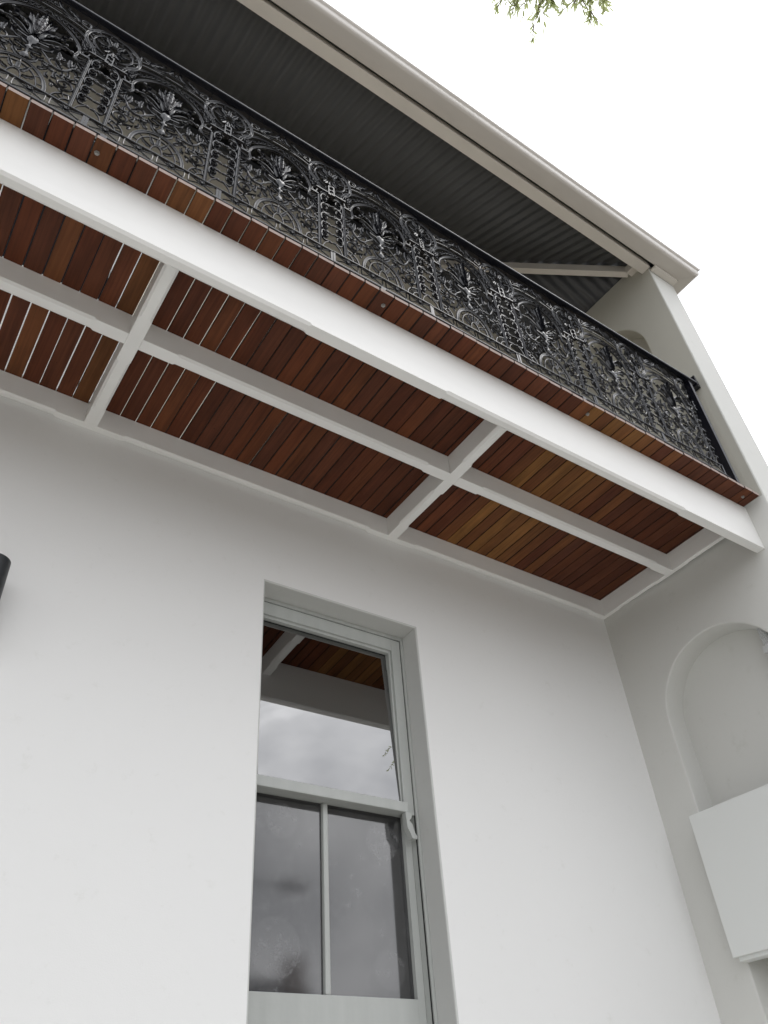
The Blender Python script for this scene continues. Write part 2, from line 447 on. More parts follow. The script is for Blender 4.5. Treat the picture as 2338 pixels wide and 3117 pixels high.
# party wall with two arched niches on its inner face
def party_wall(side):
    mir = side < 0
    def X(y, d=0):
        return (XL + 0.0 - d) if mir else xw(y) + d
    b = MB()
    yf, yb = -1.27, 0.0
    NY0, NY1, rr = -1.015, -0.235, 0.39
    cy = (NY0 + NY1) / 2
    niches = [(0.35, 3.48), (4.75, 6.12)]
    ztop = lambda y: 6.905 if y > -1.16 else 6.905 - (-1.16 - y) * 0.75
    ev = 0.009
    ZS = 4.434                                   # paint changes at the balcony floor
    NA = 28
    def loop(zb, zs_, g, d):
        pts = [(NY1 + g, zb - g)]
        for k in range(NA + 1):
            a = PI * k / NA
            pts.append((cy + (rr + g) * math.cos(a), zs_ + (rr + g) * math.sin(a)))
        pts.append((NY0 - g, zb - g))
        return [(X(y, d), y, z) for y, z in pts]
    # face columns either side of the niches
    ys = [yf + ev, -1.16, NY0 - ev]
    for a, c in zip(ys[:-1], ys[1:]):
        b.quad([(X(a), a, -.15), (X(c), c, -.15), (X(c), c, ZS), (X(a), a, ZS)])
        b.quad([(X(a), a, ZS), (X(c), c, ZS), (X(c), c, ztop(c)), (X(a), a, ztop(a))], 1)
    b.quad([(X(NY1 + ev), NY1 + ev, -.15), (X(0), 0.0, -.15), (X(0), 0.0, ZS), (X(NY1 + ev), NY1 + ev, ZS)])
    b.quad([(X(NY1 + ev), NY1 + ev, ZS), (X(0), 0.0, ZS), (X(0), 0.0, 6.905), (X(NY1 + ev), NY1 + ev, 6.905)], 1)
    low = -.15
    for i, (zb, zs_) in enumerate(niches):
        l0 = loop(zb, zs_, ev, 0)
        b.quad([(X(NY0 - ev), NY0 - ev, low), (X(NY1 + ev), NY1 + ev, low), (X(NY1 + ev), NY1 + ev, zb - ev), (X(NY0 - ev), NY0 - ev, zb - ev)], i)
        up = ZS if i == 0 else 6.905
        arc = l0[1:-1]
        for p, q in zip(arc[:-1], arc[1:]):
            b.quad([p, q, (X(q[1]), q[1], up), (X(p[1]), p[1], up)], i)
        rings = [l0, loop(zb, zs_, .0035, .0012), loop(zb, zs_, .0008, .004), loop(zb, zs_, 0, .009), loop(zb, zs_, 0, 0.148), ]
        b.loft(rings, caps=False, m=i)
        b.quad(rings[-1], i)
        low = up
    # front end, arris eased, then outer face, back and top
    T = 0.268
    prof = [(X(yf + ev), yf + ev), (X(yf, 0.0012), yf + 0.0035), (X(yf, .004), yf + 0.0008), (X(yf, ev), yf),
            (X(yf, T - ev), yf), (X(yf, T), yf + ev), (X(yf, T), 0.6)]
    for (xa, ya), (xb, yb_) in zip(prof[:-1], prof[1:]):
        za, zb_ = ztop(max(ya, -1.27)), ztop(max(yb_, -1.27))
        if ya < -1.2 and yb_ < -1.2:
            za = zb_ = 6.80
        else:
            za = zb_ = 6.735
        b.quad([(xa, ya, -.15), (xb, yb_, -.15), (xb, yb_, zb_), (xa, ya, za)])
    b.quad([(X(-1.16), -1.16, 6.905), (X(0), 0, 6.905), (X(0), .6, 6.905), (X(0, T), .6, 6.735), (X(yf, T), yf + ev, 6.735), (X(yf), yf + ev, 6.80)])
    o = b.build('party_wall', [M['masonry'], M['beige']], house)
    auto_smooth(o, 50)
    return o
pw = party_wall(1)
pw['label'] = 'projecting side wall with round-headed niches'
party_wall(-1)['label'] = 'projecting side wall at the far end of the frontage'

# ---------------------------------------------------------------- balcony floor
DZ0, DZ1 = 4.424, 4.443
balcony = thing('balcony', 'timber balcony floor of red-brown boards on white chamfered joists above the window', 'balcony', (0.8, -0.6, DZ0))
off = Vector((0.8, -0.6, DZ0))
def shift(b, o=off):
    b.v = [(x - o.x, y - o.y, z - o.z) for x, y, z in b.v]
    return b
def chamfer_beam(axis, a0, a1, c0, c1, z0, z1, segs, ch=0.012):
    """bar along axis ('x'/'y') from a0 to a1, c0..c1 across, lower arrises stop-chamfered over segs"""
    st = [(a0, .0012)]
    for s0, s1 in segs:
        st += [(s0, .0012), (s0 + .012, ch), (s1 - .012, ch), (s1, .0012)]
    st.append((a1, .0012))
    rings = []
    for a, c in st:
        sec = [(c0, z1), (c0, z0 + c), (c0 + c, z0), (c1 - c, z0), (c1, z0 + c), (c1, z1)]
        rings.append([(a, y, z) if axis == 'x' else (y, a, z) for y, z in sec])
    b = MB(); b.loft(rings)
    return shift(b)
JZ0, JZ1 = 4.300, 4.4235
joists = [(-1.285, -1.225), (0.388, 0.448), (2.066, 2.126)]
chamfer_beam('x', XL, xw(-1.14) - .001, -1.142, -1.092, 4.123, 4.4232, [(-1.9, -1.3), (-0.72, 0.947), (1.602, 3.17)], .011).build('front_beam', M['white'], balcony)
LY = -0.036
chamfer_beam('x', XL, xw(0) - .002, LY, -0.0005, JZ0, JZ1, [(-1.1, 0.27), (0.57, 1.95), (2.25, 3.66)], .010).build('wall_plate', M['white'], balcony)
for x0, x1 in joists:
    chamfer_beam('y', -1.0915, LY - .0005, x0, x1, JZ0 + .0005, JZ1, [(-0.99, -0.70), (-0.46, -0.14)], .011).build('joist', M['white'], balcony)
chamfer_beam('y', -1.0915, LY - .0005, 3.772, 3.8015, JZ0 + .0005, JZ1, [(-0.99, -0.70), (-0.46, -0.14)], .006).build('end_plate', M['white'], balcony)
bays = [(XL, -1.2855), (-1.2245, 0.3875), (0.4485, 2.0655), (2.1265, 3.7715)]
for x0, x1 in bays:
    chamfer_beam('x', x0, x1, -0.605, -0.545, JZ0, JZ1, [(x0 + .15, x1 - .13)], .010).build('noggin_beam', M['white'], balcony)
# boards
YELLOW = {37: (.27, .125, .036), 39: (.25, .115, .034), 41: (.255, .118, .036), 42: (.20, .084, .028), 45: (.175, .068, .024), 36: (.175, .064, .022), 38: (.18, .068, .023), 40: (.21, .088, .028), 43: (.17, .064, .022),
          0: (.205, .088, .028), 8: (.175, .072, .026), 9: (.185, .076, .027), 4: (.155, .058, .022), -4: (.15, .06, .024)}
wood_pal = [(.135, .042, .017), (.120, .036, .015), (.146, .047, .018), (.112, .034, .015), (.132, .044, .020), (.126, .041, .018), (.106, .033, .015), (.150, .051, .020), (.118, .040, .020)]
board_meshes = []
for k in range(-25, 55):
    xa = -0.288 + 0.075 * k
    xb = min(xa + 0.075, xw(-1.25) + 0.012) if k < 54 else 3.825
    xc = (xa + xb) / 2
    g = 0.0056 + random.uniform(-.0016, .0014)
    x0, x1 = xa + g / 2, xb - g / 2
    y0 = -1.253 + random.uniform(-.002, .002)
    y1 = -0.003
    dz = random.uniform(-.0004, .0006)
    c = .0026
    b = MB()
    sk = random.uniform(-.0012, .0012)
    rings = []
    for y, s in ((y0, 0), (y1, sk)):
        rings.append([(x0 + s, y, DZ1 + dz), (x0 + s, y, DZ0 + c + dz), (x0 + s + c, y, DZ0 + dz), (x1 + s - c, y, DZ0 + dz), (x1 + s, y, DZ0 + c + dz), (x1 + s, y, DZ1 + dz)])
    b.loft(rings)
    b.mi[-2] = 1; b.mi[-1] = 1
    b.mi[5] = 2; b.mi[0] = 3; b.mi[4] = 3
    shift(b)
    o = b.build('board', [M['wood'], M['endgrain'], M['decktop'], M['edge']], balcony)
    cc = YELLOW.get(k) or random.choice(wood_pal)
    j = random.uniform(.90, 1.10)
    o.color = (cc[0] * j * .86, cc[1] * j * .82, cc[2] * j * .80, 1)
# fixing bolts of the railing, seen under the overhang
for x in (-1.197, 0.033, 1.264, 2.493, 3.737):
    b = MB()
    for r0_, r1_, z0, z1 in ((.0100, .0100, DZ0 - .002, DZ0 + .0005), (.0062, .0056, DZ0 - .009, DZ0 - .002)):
        n = 12 if r0_ > .01 else 6
        b.loft([[(x + r * math.cos(2 * PI * k / n), -1.198 + r * math.sin(2 * PI * k / n), z) for k in range(n)] for r, z in ((r0_, z0), (r1_, z1))])
    shift(b).build('bolt', M['steel'], balcony)

# ---------------------------------------------------------------- balustrade
BY = -1.20
bal = thing('balustrade', 'black cast iron lace balustrade with rosettes and acanthus panels along the balcony edge', 'railing', (0.8, BY, DZ1))
bo = Vector((0.8, BY, DZ1))
HW = 0.26425                                 # half panel width
def tube(b, pts, r, d=None, n=6, sub=4, closed=False, y=0.0):
    """rounded bar through (u,v) points; r may taper (list)"""
    P = catmull([Vector((p[0], p[1])) for p in pts], sub, closed) if sub > 1 else [Vector((p[0], p[1])) for p in pts]
    L = len(P)
    rings = []
    for i, p in enumerate(P):
        a = P[(i - 1) % L] if (closed or i) else P[i]
        c = P[(i + 1) % L] if (closed or i < L - 1) else P[i]
        t = (c - a)
        t = t.normalized() if t.length > 1e-9 else Vector((1, 0))
        nn = Vector((-t.y, t.x))
        if isinstance(r, (list, tuple)):
            f = i / max(1, L - 1) * (len(r) - 1); j = min(int(f), len(r) - 2); rr = r[j] + (r[j + 1] - r[j]) * (f - j)
        else:
            rr = r
        rr *= .82
        dd = (d if d else max(rr, .004)) * .85
        rings.append([(p.x + nn.x * rr * math.cos(2 * PI * k / n), y + dd * math.sin(2 * PI * k / n), p.y + nn.y * rr * math.cos(2 * PI * k / n)) for k in range(n)])
    b.loft(rings, loop=closed)
def band(b, pts, w, d=0.007, sub=5, closed=False):
    """flat moulded strap with two raised edges"""
    P = catmull([Vector((p[0], p[1])) for p in pts], sub, closed) if sub > 1 else [Vector((p[0], p[1])) for p in pts]
    L = len(P)
    d *= .75
    sec = [(-1, .7), (-1, -.3), (-.85, -.8), (-.6, -1), (-.35, -.7), (-.2, -.15), (.2, -.15), (.35, -.7), (.6, -1), (.85, -.8), (1, -.3), (1, .7)]
    rings = []
    for i, p in enumerate(P):
        a = P[(i - 1) % L] if (closed or i) else P[i]
        c = P[(i + 1) % L] if (closed or i < L - 1) else P[i]
        t = (c - a).normalized(); nn = Vector((-t.y, t.x))
        rings.append([(p.x + nn.x * w * s, d * q, p.y + nn.y * w * s) for s, q in sec])
    b.loft(rings, loop=closed)
def leaf(b, pts, w, d=0.010, lobes=3, sub=5, half=None):
    """lobed acanthus leaf along (u,v) midrib; ridge pushed forward"""
    P = catmull([Vector((p[0], p[1])) for p in pts], max(sub, int(3 * lobes / max(1, len(pts) - 1)) + 2))
    L = len(P)
    rings = []
    for i, p in enumerate(P):
        a = P[max(0, i - 1)]; c = P[min(L - 1, i + 1)]
        t = (c - a).normalized(); nn = Vector((-t.y, t.x))
        f = i / (L - 1)
        prof = (math.sin(PI * min(1, f * 0.88 + 0.10)) ** 0.7) * (0.70 + 0.42 * abs(math.sin(PI * lobes * f)))
        ww = max(w * prof, .0015)
        curl = -0.006 * f * f
        sec = [(-1, .15 * d), (-.92, -.25 * d), (-.45, -.45 * d), (-.2, -.35 * d), (0, -1.0 * d), (.2, -.35 * d), (.45, -.45 * d), (.92, -.25 * d), (1, .15 * d), (0, .4 * d)]
        if half == 'L':
            sec = [(min(s, 0), q) for s, q in sec]
        if half == 'R':
            sec = [(max(s, 0), q) for s, q in sec]
        rings.append([(p.x + nn.x * ww * s, q + curl, p.y + nn.y * ww * s) for s, q in sec])
    b.loft(rings)
def bead(b, u, v, r, dy=0.0, sy=0.8):
    rings = []
    for i in range(1, 5):
        a = PI * i / 5
        rings.append([(u + r * math.sin(a) * math.cos(2 * PI * k / 8), dy - r * sy * math.cos(a) * -1, v + r * math.sin(a) * math.sin(2 * PI * k / 8)) for k in range(8)])
    b.loft(rings)
def flower(b, u, v, r, n=5, a0=0.3):
    for k in range(n):
        a = a0 + 2 * PI * k / n
        leaf(b, [(u + .25 * r * math.cos(a), v + .25 * r * math.sin(a)), (u + .65 * r * math.cos(a), v + .65 * r * math.sin(a)), (u + r * math.cos(a), v + r * math.sin(a))], r * .38, .007, 1, 3)
    bead(b, u, v, r * .3, -.005)
def spiral(cx, cz, r0, r1, a0, turns, n=14):
    m = max(6, int(n * turns))
    return [(cx + (r0 + (r1 - r0) * k / m) * math.cos(a0 + 2 * PI * turns * k / m), cz + (r0 + (r1 - r0) * k / m) * math.sin(a0 + 2 * PI * turns * k / m)) for k in range(m + 1)]
def split_mirror(b):
    c = MB(); c.v = [(-x, y, z) for x, y, z in b.v]; c.f = [tuple(reversed(f)) for f in b.f]; c.mi = list(b.mi)
    return [b, c]
def mirror(b):
    n = len(b.v)
    nf = list(b.f)
    b.v += [(-x, y, z) for x, y, z in b.v]
    b.f += [tuple(n + i for i in reversed(f)) for f in nf]
    b.mi += [0] * len(nf)
    return b
def zrel(b, ys=0.82):
    b.v = [(x, y * ys, z - DZ1) for x, y, z in b.v]
    return b
V0 = 4.548
def bar_box(b, u0, u1, v0, v1, d=.008):
    b.box(u0, u1, -d, d, v0, v1)
def panel_parts():
    P = {}
    b = MB()                                             # frame: rails and moulded uprights
    bar_box(b, -HW + .0006, HW - .0006, V0 + .002, V0 + .007, .0085)
    bar_box(b, -HW + .0006, HW - .0006, 4.622, 4.627, .0100)
    for s in (-1, 1):
        lo, hi = (HW - .011, HW - .0006) if s > 0 else (-(HW - .0006), -HW + .011)
        bar_box(b, lo, hi, V0 + .007, 4.622, .006)
    P['panel'] = b
    b = MB(); bar_box(b, -HW + .0006, HW - .0006, 5.408, 5.4142, .009)
    P['top_rail'] = b
    b = MB(); band(b, [(.2, 4.626), (.2, 4.85), (.2, 5.062)], .0085, .011, 1)
    bar_box(b, .157, .196, 5.054, 5.060, .008)
    P['upright'] = split_mirror(b)
    b = MB(); bar_box(b, .186, HW - .0006, 5.114, 5.120, .009)
    P['cross_bar'] = split_mirror(b)
    b = MB()                                             # frieze of little flowers and straps
    for s in (-1, 1):
        for c in (.0650, .1920):
            u = s * c
            flower(b, u, 4.594, .021, 6, .2)
            for du, dv in ((-.052, .023), (.052, .023), (-.052, -.026), (.052, -.026)):
                tube(b, [(u, 4.594), (u + du * .5, 4.594 + dv * .45), (u + du, 4.594 + dv)], [.003, .0035, .003], .004, 5, 3)
    for u in (-.1285, 0, .1285):
        for s in (-1, 1):
            tube(b, [(u + s * .014, 4.562), (u + s * .009, 4.574), (u + s * .0085, 4.593), (u + s * .009, 4.612), (u + s * .014, 4.623)], .003, .005, 5, 2)
    P['frieze'] = b
    b = MB()                                             # half-round fan at the foot
    def arch(rx, rz, w, dd=.007):
        band(b, [(rx * math.cos(PI * k / 16), 4.627 + rz * math.sin(PI * k / 16)) for k in range(17)], w, dd, 2)
    arch(.106, .148, .0085)
    tube(b, [(.0775 * math.cos(PI * k / 14), 4.627 + .116 * math.sin(PI * k / 14)) for k in range(15)], .0042, .006, 6, 2)
    tube(b, [(.024 * math.cos(PI * k / 10), 4.627 + .06 * math.sin(PI * k / 10)) for k in range(11)], .0042, .006, 6, 2)
    for a in (28, 62, 90, 118, 152):
        ca, sa = math.cos(math.radians(a)), math.sin(math.radians(a))
        leaf(b, [(.028 * ca, 4.627 + .066 * sa), (.05 * ca, 4.627 + .086 * sa), (.073 * ca, 4.627 + .110 * sa)], .010, .009, 2, 4)
    for a in range(15, 180, 25):
        ca, sa = math.cos(math.radians(a)), math.sin(math.radians(a))
        tube(b, [(.079 * ca, 4.627 + .118 * sa), (.098 * ca, 4.627 + .139 * sa)], .003, .004, 5, 1)
    for s in (-1, 1):
        leaf(b, [(s * .012, 4.787), (s * .03, 4.80), (s * .045, 4.825)], .012, .010, 2)
        leaf(b, [(s * .055, 4.772), (s * .07, 4.79), (s * .088, 4.792)], .011, .010, 2)
    P['fan'] = b
    b = MB()                                             # outer and inner arches with garland
    o_ = [(.206, 5.128), (.189, 5.180), (.163, 5.216), (.122, 5.247), (.074, 5.263), (0, 5.268)]
    band(b, [(-u, v) for u, v in o_] + o_[-2::-1], .0085, .008, 4)
    i_ = [(.1975, 4.982), (.177, 4.988), (.156, 5.001), (.147, 5.026), (.152, 5.052), (.154, 5.080), (.143, 5.121), (.122, 5.156), (.086, 5.194), (.042, 5.222), (0, 5.231)]
    band(b, [(-u, v) for u, v in i_] + i_[-2::-1], .0075, .008, 4)
    tube(b, [(-.150, 5.283), (-.122, 5.294), (-.08, 5.303), (0, 5.309), (.08, 5.303), (.122, 5.294), (.150, 5.283)], .0038, .005, 6, 4)
    P['arch'] = b
    b = MB()
    for i, (u, v) in enumerate([(.02, 5.250), (.043, 5.246), (.066, 5.238), (.09, 5.226), (.110, 5.210), (.127, 5.190)]):
        leaf(b, [(u + .012, v - .008), (u, v), (u - .010, v + .006)], .008, .010, 1, 3)
        bead(b, u + .005, v - .002, .0050, -.006)
    flower(b, .166, 5.113, .015, 6)
    tube(b, [(.192, 5.10), (.186, 5.075), (.172, 5.071), (.164, 5.082), (.170, 5.092)], [.0045, .004, .003], .005)
    leaf(b, [(.19, 5.12), (.168, 5.145), (.150, 5.175)], .011, .010, 3)
    for a, c in (((.198, 5.045), (.150, 5.030)), ((.198, 5.040), (.158, 5.008)), ((.198, 5.032), (.176, 4.994))):
        tube(b, [a, c], .003, .004, 5, 1)
    for u, v in ((.155, 5.135), (.178, 5.118), (.176, 5.150), (.160, 5.165), (.142, 5.178)):
        leaf(b, [(u, v - .008), (u + .004, v + .002), (u - .003, v + .012)], .0055, .009, 1, 3)
        bead(b, u + .006, v, .004, -.004)
    tube(b, spiral(.182, 5.168, .012, .004, 1, 1.2, 9), [.0034, .0028], .006, 6, 1)
    P['garland'] = split_mirror(b)
    b = MB()                                             # acanthus bouquet on a vase
    leaf(b, [(0, 5.000), (0, 5.06), (0, 5.12), (0, 5.170), (.004, 5.196)], .020, .030, 6, 6)
    for s in (-1, 1):
        leaf(b, [(s * .004, 5.02), (s * .016, 5.08), (s * .020, 5.13), (s * .030, 5.162)], .009, .018, 4, 5)
    for s in (-1, 1):
        leaf(b, [(s * .006, 5.0), (s * .020, 5.05), (s * .034, 5.10), (s * .040, 5.135), (s * .052, 5.15)], .014, .013, 4)
        leaf(b, [(s * .010, 4.99), (s * .024, 5.052), (s * .052, 5.085), (s * .083, 5.088), (s * .097, 5.066)], .019, .020, 4)
        leaf(b, [(s * .035, 5.045), (s * .065, 5.098), (s * .087, 5.124), (s * .104, 5.118)], .008, .010, 3)
        leaf(b, [(s * .02, 4.975), (s * .055, 5.0), (s * .088, 5.022), (s * .112, 5.018)], .012, .012, 3)
        tube(b, [(s * .02, 4.985), (s * .06, 5.035), (s * .10, 5.048), (s * .128, 5.038)], [.004, .0035, .003], .005)
        tube(b, [(s * .05, 5.09), (s * .085, 5.105), (s * .108, 5.132)], [.0035, .003, .0025], .004)
        bead(b, s * .110, 5.136, .0085, -.002); bead(b, s * .132, 5.036, .009, -.002); bead(b, s * .107, 5.066, .007, -.004)
        flower(b, s * .078, 5.000, .018, 5)
        leaf(b, [(s * .006, 4.905), (s * .03, 4.93), (s * .06, 4.935), (s * .078, 4.955)], .014, .014, 3)
        leaf(b, [(s * .004, 4.865), (s * .03, 4.875), (s * .05, 4.862)], .011, .012, 2)
        leaf(b, [(s * .015, 4.84), (s * .04, 4.835), (s * .062, 4.845)], .010, .012, 2)
    tube(b, [(-.058, 4.958), (-.03, 4.95), (0, 4.946), (.03, 4.95), (.058, 4.958)], .0065, .012)
    n = 10
    rings = []
    for v, r in ((4.985, .012), (4.962, .024), (4.945, .026), (4.925, .015), (4.905, .008), (4.89, .016), (4.876, .018), (4.868, .008), (4.845, .006), (4.825, .014), (4.808, .020), (4.795, .008)):
        rings.append([(r * math.cos(2 * PI * k / n), (.45 + .25 * (k % 2)) * r * math.sin(2 * PI * k / n), v) for k in range(n)])
    b.loft(rings)
    P['acanthus_vase'] = b
    b = MB()                                             # scrolls either side
    tube(b, [(.197, 4.915), (.178, 4.912), (.157, 4.902), (.146, 4.872), (.123, 4.846), (.097, 4.845), (.078, 4.873), (.084, 4.900), (.106, 4.906), (.118, 4.888), (.106, 4.877)], [.004, .0055, .0065, .007, .0065, .006, .005, .004, .003], .008, 7)
    tube(b, [(.078, 4.873), (.055, 4.90), (.04, 4.915)], [.005, .004], .006)
    leaf(b, [(.154, 4.898), (.146, 4.925), (.142, 4.962)], .012, .012, 3)
    leaf(b, [(.150, 4.90), (.165, 4.928), (.160, 4.948)], .008, .009, 2)
    leaf(b, [(.13, 4.85), (.112, 4.872), (.098, 4.88)], .011, .012, 2)
    leaf(b, [(.10, 4.91), (.104, 4.94), (.096, 4.968)], .011, .012, 3)
    bead(b, .178, 4.925, .007); bead(b, .186, 4.842, .0095, -.002)
    tube(b, [(.198, 4.80), (.186, 4.822), (.186, 4.84)], .0035, .005)
    tube(b, [(.198, 4.812), (.168, 4.799), (.135, 4.797), (.10, 4.806), (.08, 4.818), (.06, 4.83)], [.0035, .0045, .005, .0045, .004], .006)
    flower(b, .076, 4.815, .019, 5)
    bead(b, .102, 4.808, .0085, -.002)
    tube(b, [(.107, 4.735), (.128, 4.722), (.150, 4.716), (.176, 4.728), (.188, 4.752), (.178, 4.778), (.156, 4.784), (.135, 4.768), (.132, 4.748), (.146, 4.735), (.162, 4.742), (.164, 4.758), (.152, 4.763)], [.004, .005, .006, .006, .006, .0055, .005, .0045, .004, .0035], .008, 7)
    leaf(b, [(.124, 4.765), (.112, 4.785), (.118, 4.803)], .009, .010, 2)
    for r, w in ((.066, .0045), (.036, .0038)):
        tube(b, [(.197 - r * math.cos(PI / 2 * k / 8), 4.627 + r * 1.08 * math.sin(PI / 2 * k / 8)) for k in range(9)], w, .006, 6, 2)
    for a in (18, 38, 58, 78):
        ca, sa = math.cos(math.radians(a)), math.sin(math.radians(a))
        tube(b, [(.197 - .037 * ca, 4.627 + .04 * sa), (.197 - .064 * ca, 4.627 + .069 * sa)], .0038, .005, 5, 1)
    for u, v, r, a in ((.118, 4.940, .012, 2), (.112, 4.775, .010, 4)):
        tube(b, spiral(u, v, r, r * .3, a, 1.25, 9), [.0034, .003, .0024], .006, 6, 1)
    for p_ in ([(.198, 4.885), (.185, 4.872), (.176, 4.855), (.186, 4.842)], [(.14, 4.83), (.152, 4.815), (.172, 4.822), (.186, 4.84)], [(.198, 4.955), (.186, 4.962), (.172, 4.956)], [(.05, 4.86), (.062, 4.845), (.08, 4.842), (.096, 4.846)]):
        tube(b, p_, [.004, .0035, .0028], .006)
    for p_ in ([(.186, 4.872), (.172, 4.888), (.158, 4.878)], [(.195, 4.94), (.18, 4.955), (.165, 4.968)], [(.152, 4.815), (.158, 4.835), (.150, 4.852)], [(.130, 4.797), (.138, 4.812), (.132, 4.828)], [(.150, 4.798), (.160, 4.785), (.176, 4.79)], [(.12, 4.722), (.118, 4.703), (.124, 4.688)], [(.15, 4.716), (.152, 4.70), (.162, 4.692)], [(.1, 4.74), (.088, 4.752), (.09, 4.77)]):
        leaf(b, p_, .0075, .010, 2, 3)
    P['scroll'] = split_mirror(b)
    b = MB()                                             # chain of leafy links up each edge
    for v in (5.038, 4.957, 4.872, 4.797, 4.727):
        tube(b, [(.252, v + .034), (.234, v + .046), (.214, v + .030), (.2115, v - .004), (.222, v - .034), (.240, v - .034), (.252, v - .030)], [.003, .0045, .005, .005, .0045, .0035], .007)
        tube(b, [(.226, v + .026), (.240, v + .018), (.240, v), (.228, v - .004)], [.003, .0035, .003], .006)
        leaf(b, [(.214, v + .012), (.226, v + .006), (.236, v + .012)], .006, .012, 2)
        bead(b, .232, v + .034, .006, -.005); bead(b, .222, v - .018, .005, -.004)
        leaf(b, [(.214, v - .018), (.226, v - .020), (.240, v - .012)], .006, .011, 2)
        tube(b, [(.2085, v + .02), (.2035, v + .012), (.2085, v)], .003, .006, 5, 2)
    for v in (5.004, 4.914, 4.834, 4.762, 4.693):
        tube(b, [(.249, v), (HW - .0006, v)], .0042, .006, 6, 1)
        bead(b, .252, v, .0075, -.002)
    tube(b, [(.249, 4.693), (.228, 4.668), (.214, 4.627)], .0035, .005)
    leaf(b, [(.209, 5.075), (.222, 5.095), (.236, 5.104), (.246, 5.092)], .010, .012, 3)
    P['link_chain'] = split_mirror(b)
    b = MB()                                             # half rosette at each joint
    cu, cz = HW - .0008, 5.262
    def arc(r, k):
        return [(cu + r * math.cos(PI / 2 + PI * i / k), cz + 1.10 * r * math.sin(PI / 2 + PI * i / k)) for i in range(k + 1)]
    band(b, arc(.112, 18), .0095, .009, 2)
    band(b, arc(.0815, 16), .0055, .007, 2)
    band(b, arc(.0235, 10), .0055, .009, 2)
    for a in (120, 150, 180, 210, 240):
        ca, sa = math.cos(math.radians(a)), math.sin(math.radians(a))
        ln = .072 if a % 60 == 0 else .062
        leaf(b, [(cu + .028 * ca, cz + .030 * sa), (cu + .05 * ca, cz + .054 * sa), (cu + ln * ca, cz + ln * 1.09 * sa)], .0125 if a % 60 == 0 else .006, .011, 3, 4)
    for s in (-1, 1):
        leaf(b, [(cu, cz + s * .03), (cu, cz + s * .055), (cu, cz + s * .078)], .012, .011, 3, 4, 'L' if s > 0 else 'R')
    for a in range(105, 270, 30):
        ca, sa = math.cos(math.radians(a)), math.sin(math.radians(a))
        tube(b, [(cu + .084 * ca, cz + .0925 * sa), (cu + .106 * ca, cz + .1165 * sa)], .003, .005, 5, 1)
        bead(b, cu + .094 * ca, cz + .104 * sa, .0045, -.002)
    bar_box(b, cu - .015, cu - .010, 5.098, 5.178, .013)
    bar_box(b, cu - .010, cu, 5.098, 5.106, .013); bar_box(b, cu - .010, cu, 5.136, 5.143, .013); bar_box(b, cu - .010, cu, 5.171, 5.178, .013)
    P['rosette'] = split_mirror(b)
    b = MB()                                             # running scroll under the top rail
    tube(b, spiral(.172, 5.348, .021, .021, 0, 1)[:-1], .0038, .005, 6, 1, True)
    tube(b, [(.150, 5.318), (.156, 5.345), (.142, 5.368), (.122, 5.362), (.116, 5.345), (.126, 5.336), (.136, 5.345)], [.004, .0045, .005, .0045, .004, .003], .006)
    tube(b, [(.15, 5.312), (.12, 5.325), (.085, 5.335), (.05, 5.345), (.0, 5.352)], [.003, .004, .0045, .004], .006)
    leaf(b, [(.118, 5.33), (.095, 5.358), (.066, 5.376), (.046, 5.372)], .013, .013, 4)
    leaf(b, [(.085, 5.33), (.06, 5.345), (.03, 5.365), (.012, 5.388)], .014, .014, 4)
    leaf(b, [(.10, 5.322), (.07, 5.322), (.04, 5.326)], .010, .010, 3)
    tube(b, [(.172, 5.369), (.17, 5.385), (.172, 5.398)], .003, .005, 5, 2)
    tube(b, [(.20, 5.315), (.178, 5.305), (.162, 5.292)], .003, .004, 5, 2)
    tube(b, [(.150, 5.283), (.166, 5.272), (.182, 5.25)], .003, .004, 5, 2)
    mirror(b)
    flower(b, 0, 5.36, .018, 6)
    P['top_scroll'] = b
    return P
parts = panel_parts()
proto = {}
pan = zrel(parts['panel'], 0.55).build('panel', M['iron'], bal)
auto_smooth(pan, 40)
proto['panel'] = pan
for nme, bl in parts.items():
    if nme == 'panel':
        continue
    for b in (bl if isinstance(bl, list) else [bl]):
        o = zrel(b).build(nme, M['iron'], pan)
        auto_smooth(o, 55)
        proto[o.name] = o
SEAM0 = -0.041
pan.location = (SEAM0 + HW - bo.x, 0, 0)
for k in list(range(-4, 0)) + list(range(1, 7)):
    c = pan.copy(); col.objects.link(c); c.parent = bal
    c.location = (SEAM0 + HW + 2 * HW * k - bo.x, random.uniform(-.0015, .0015), random.uniform(-.0008, .0008))
    c.rotation_euler = (random.uniform(-.006, .006), 0, random.uniform(-.004, .004))
    for nme, o in proto.items():
        if nme == 'panel':
            continue
        q = o.copy(); col.objects.link(q); q.parent = c
# handrail: moulded bar, plus end post and feet
def extrude_x(b, prof, x0, x1):
    b.loft([[(x0, y, z) for y, z in prof], [(x1, y, z) for y, z in prof]])
hp = [(-.0125, 5.4145), (-.029, 5.4160), (-.0325, 5.4190), (-.0340, 5.4250), (-.0330, 5.4310), (-.0290, 5.4370), (-.0275, 5.4420), (-.0240, 5.4490), (-.0150, 5.4560), (0, 5.4585)]
hp = hp + [(-y, z) for y, z in reversed(hp[:-1])]
b = MB(); extrude_x(b, [(y + BY, z) for y, z in hp], XL, 3.792)
b = shift(b, bo); hr = b.build('handrail', M['rail'], bal); auto_smooth(hr, 35)
b = MB(); b.box(3.785, 3.80, BY - .034, BY + .034, 5.405, 5.492)
b.box(3.80, 3.8375, BY - .022, BY + .022, 5.41, 5.47)
shift(b, bo).build('wall_socket', M['rail'], bal, bevel=.002)
b = MB(); b.box(3.712, 3.737, BY - .020, BY + .036, DZ1, 5.4142)
shift(b, bo).build('end_post', M['rail'], bal, bevel=.0025)
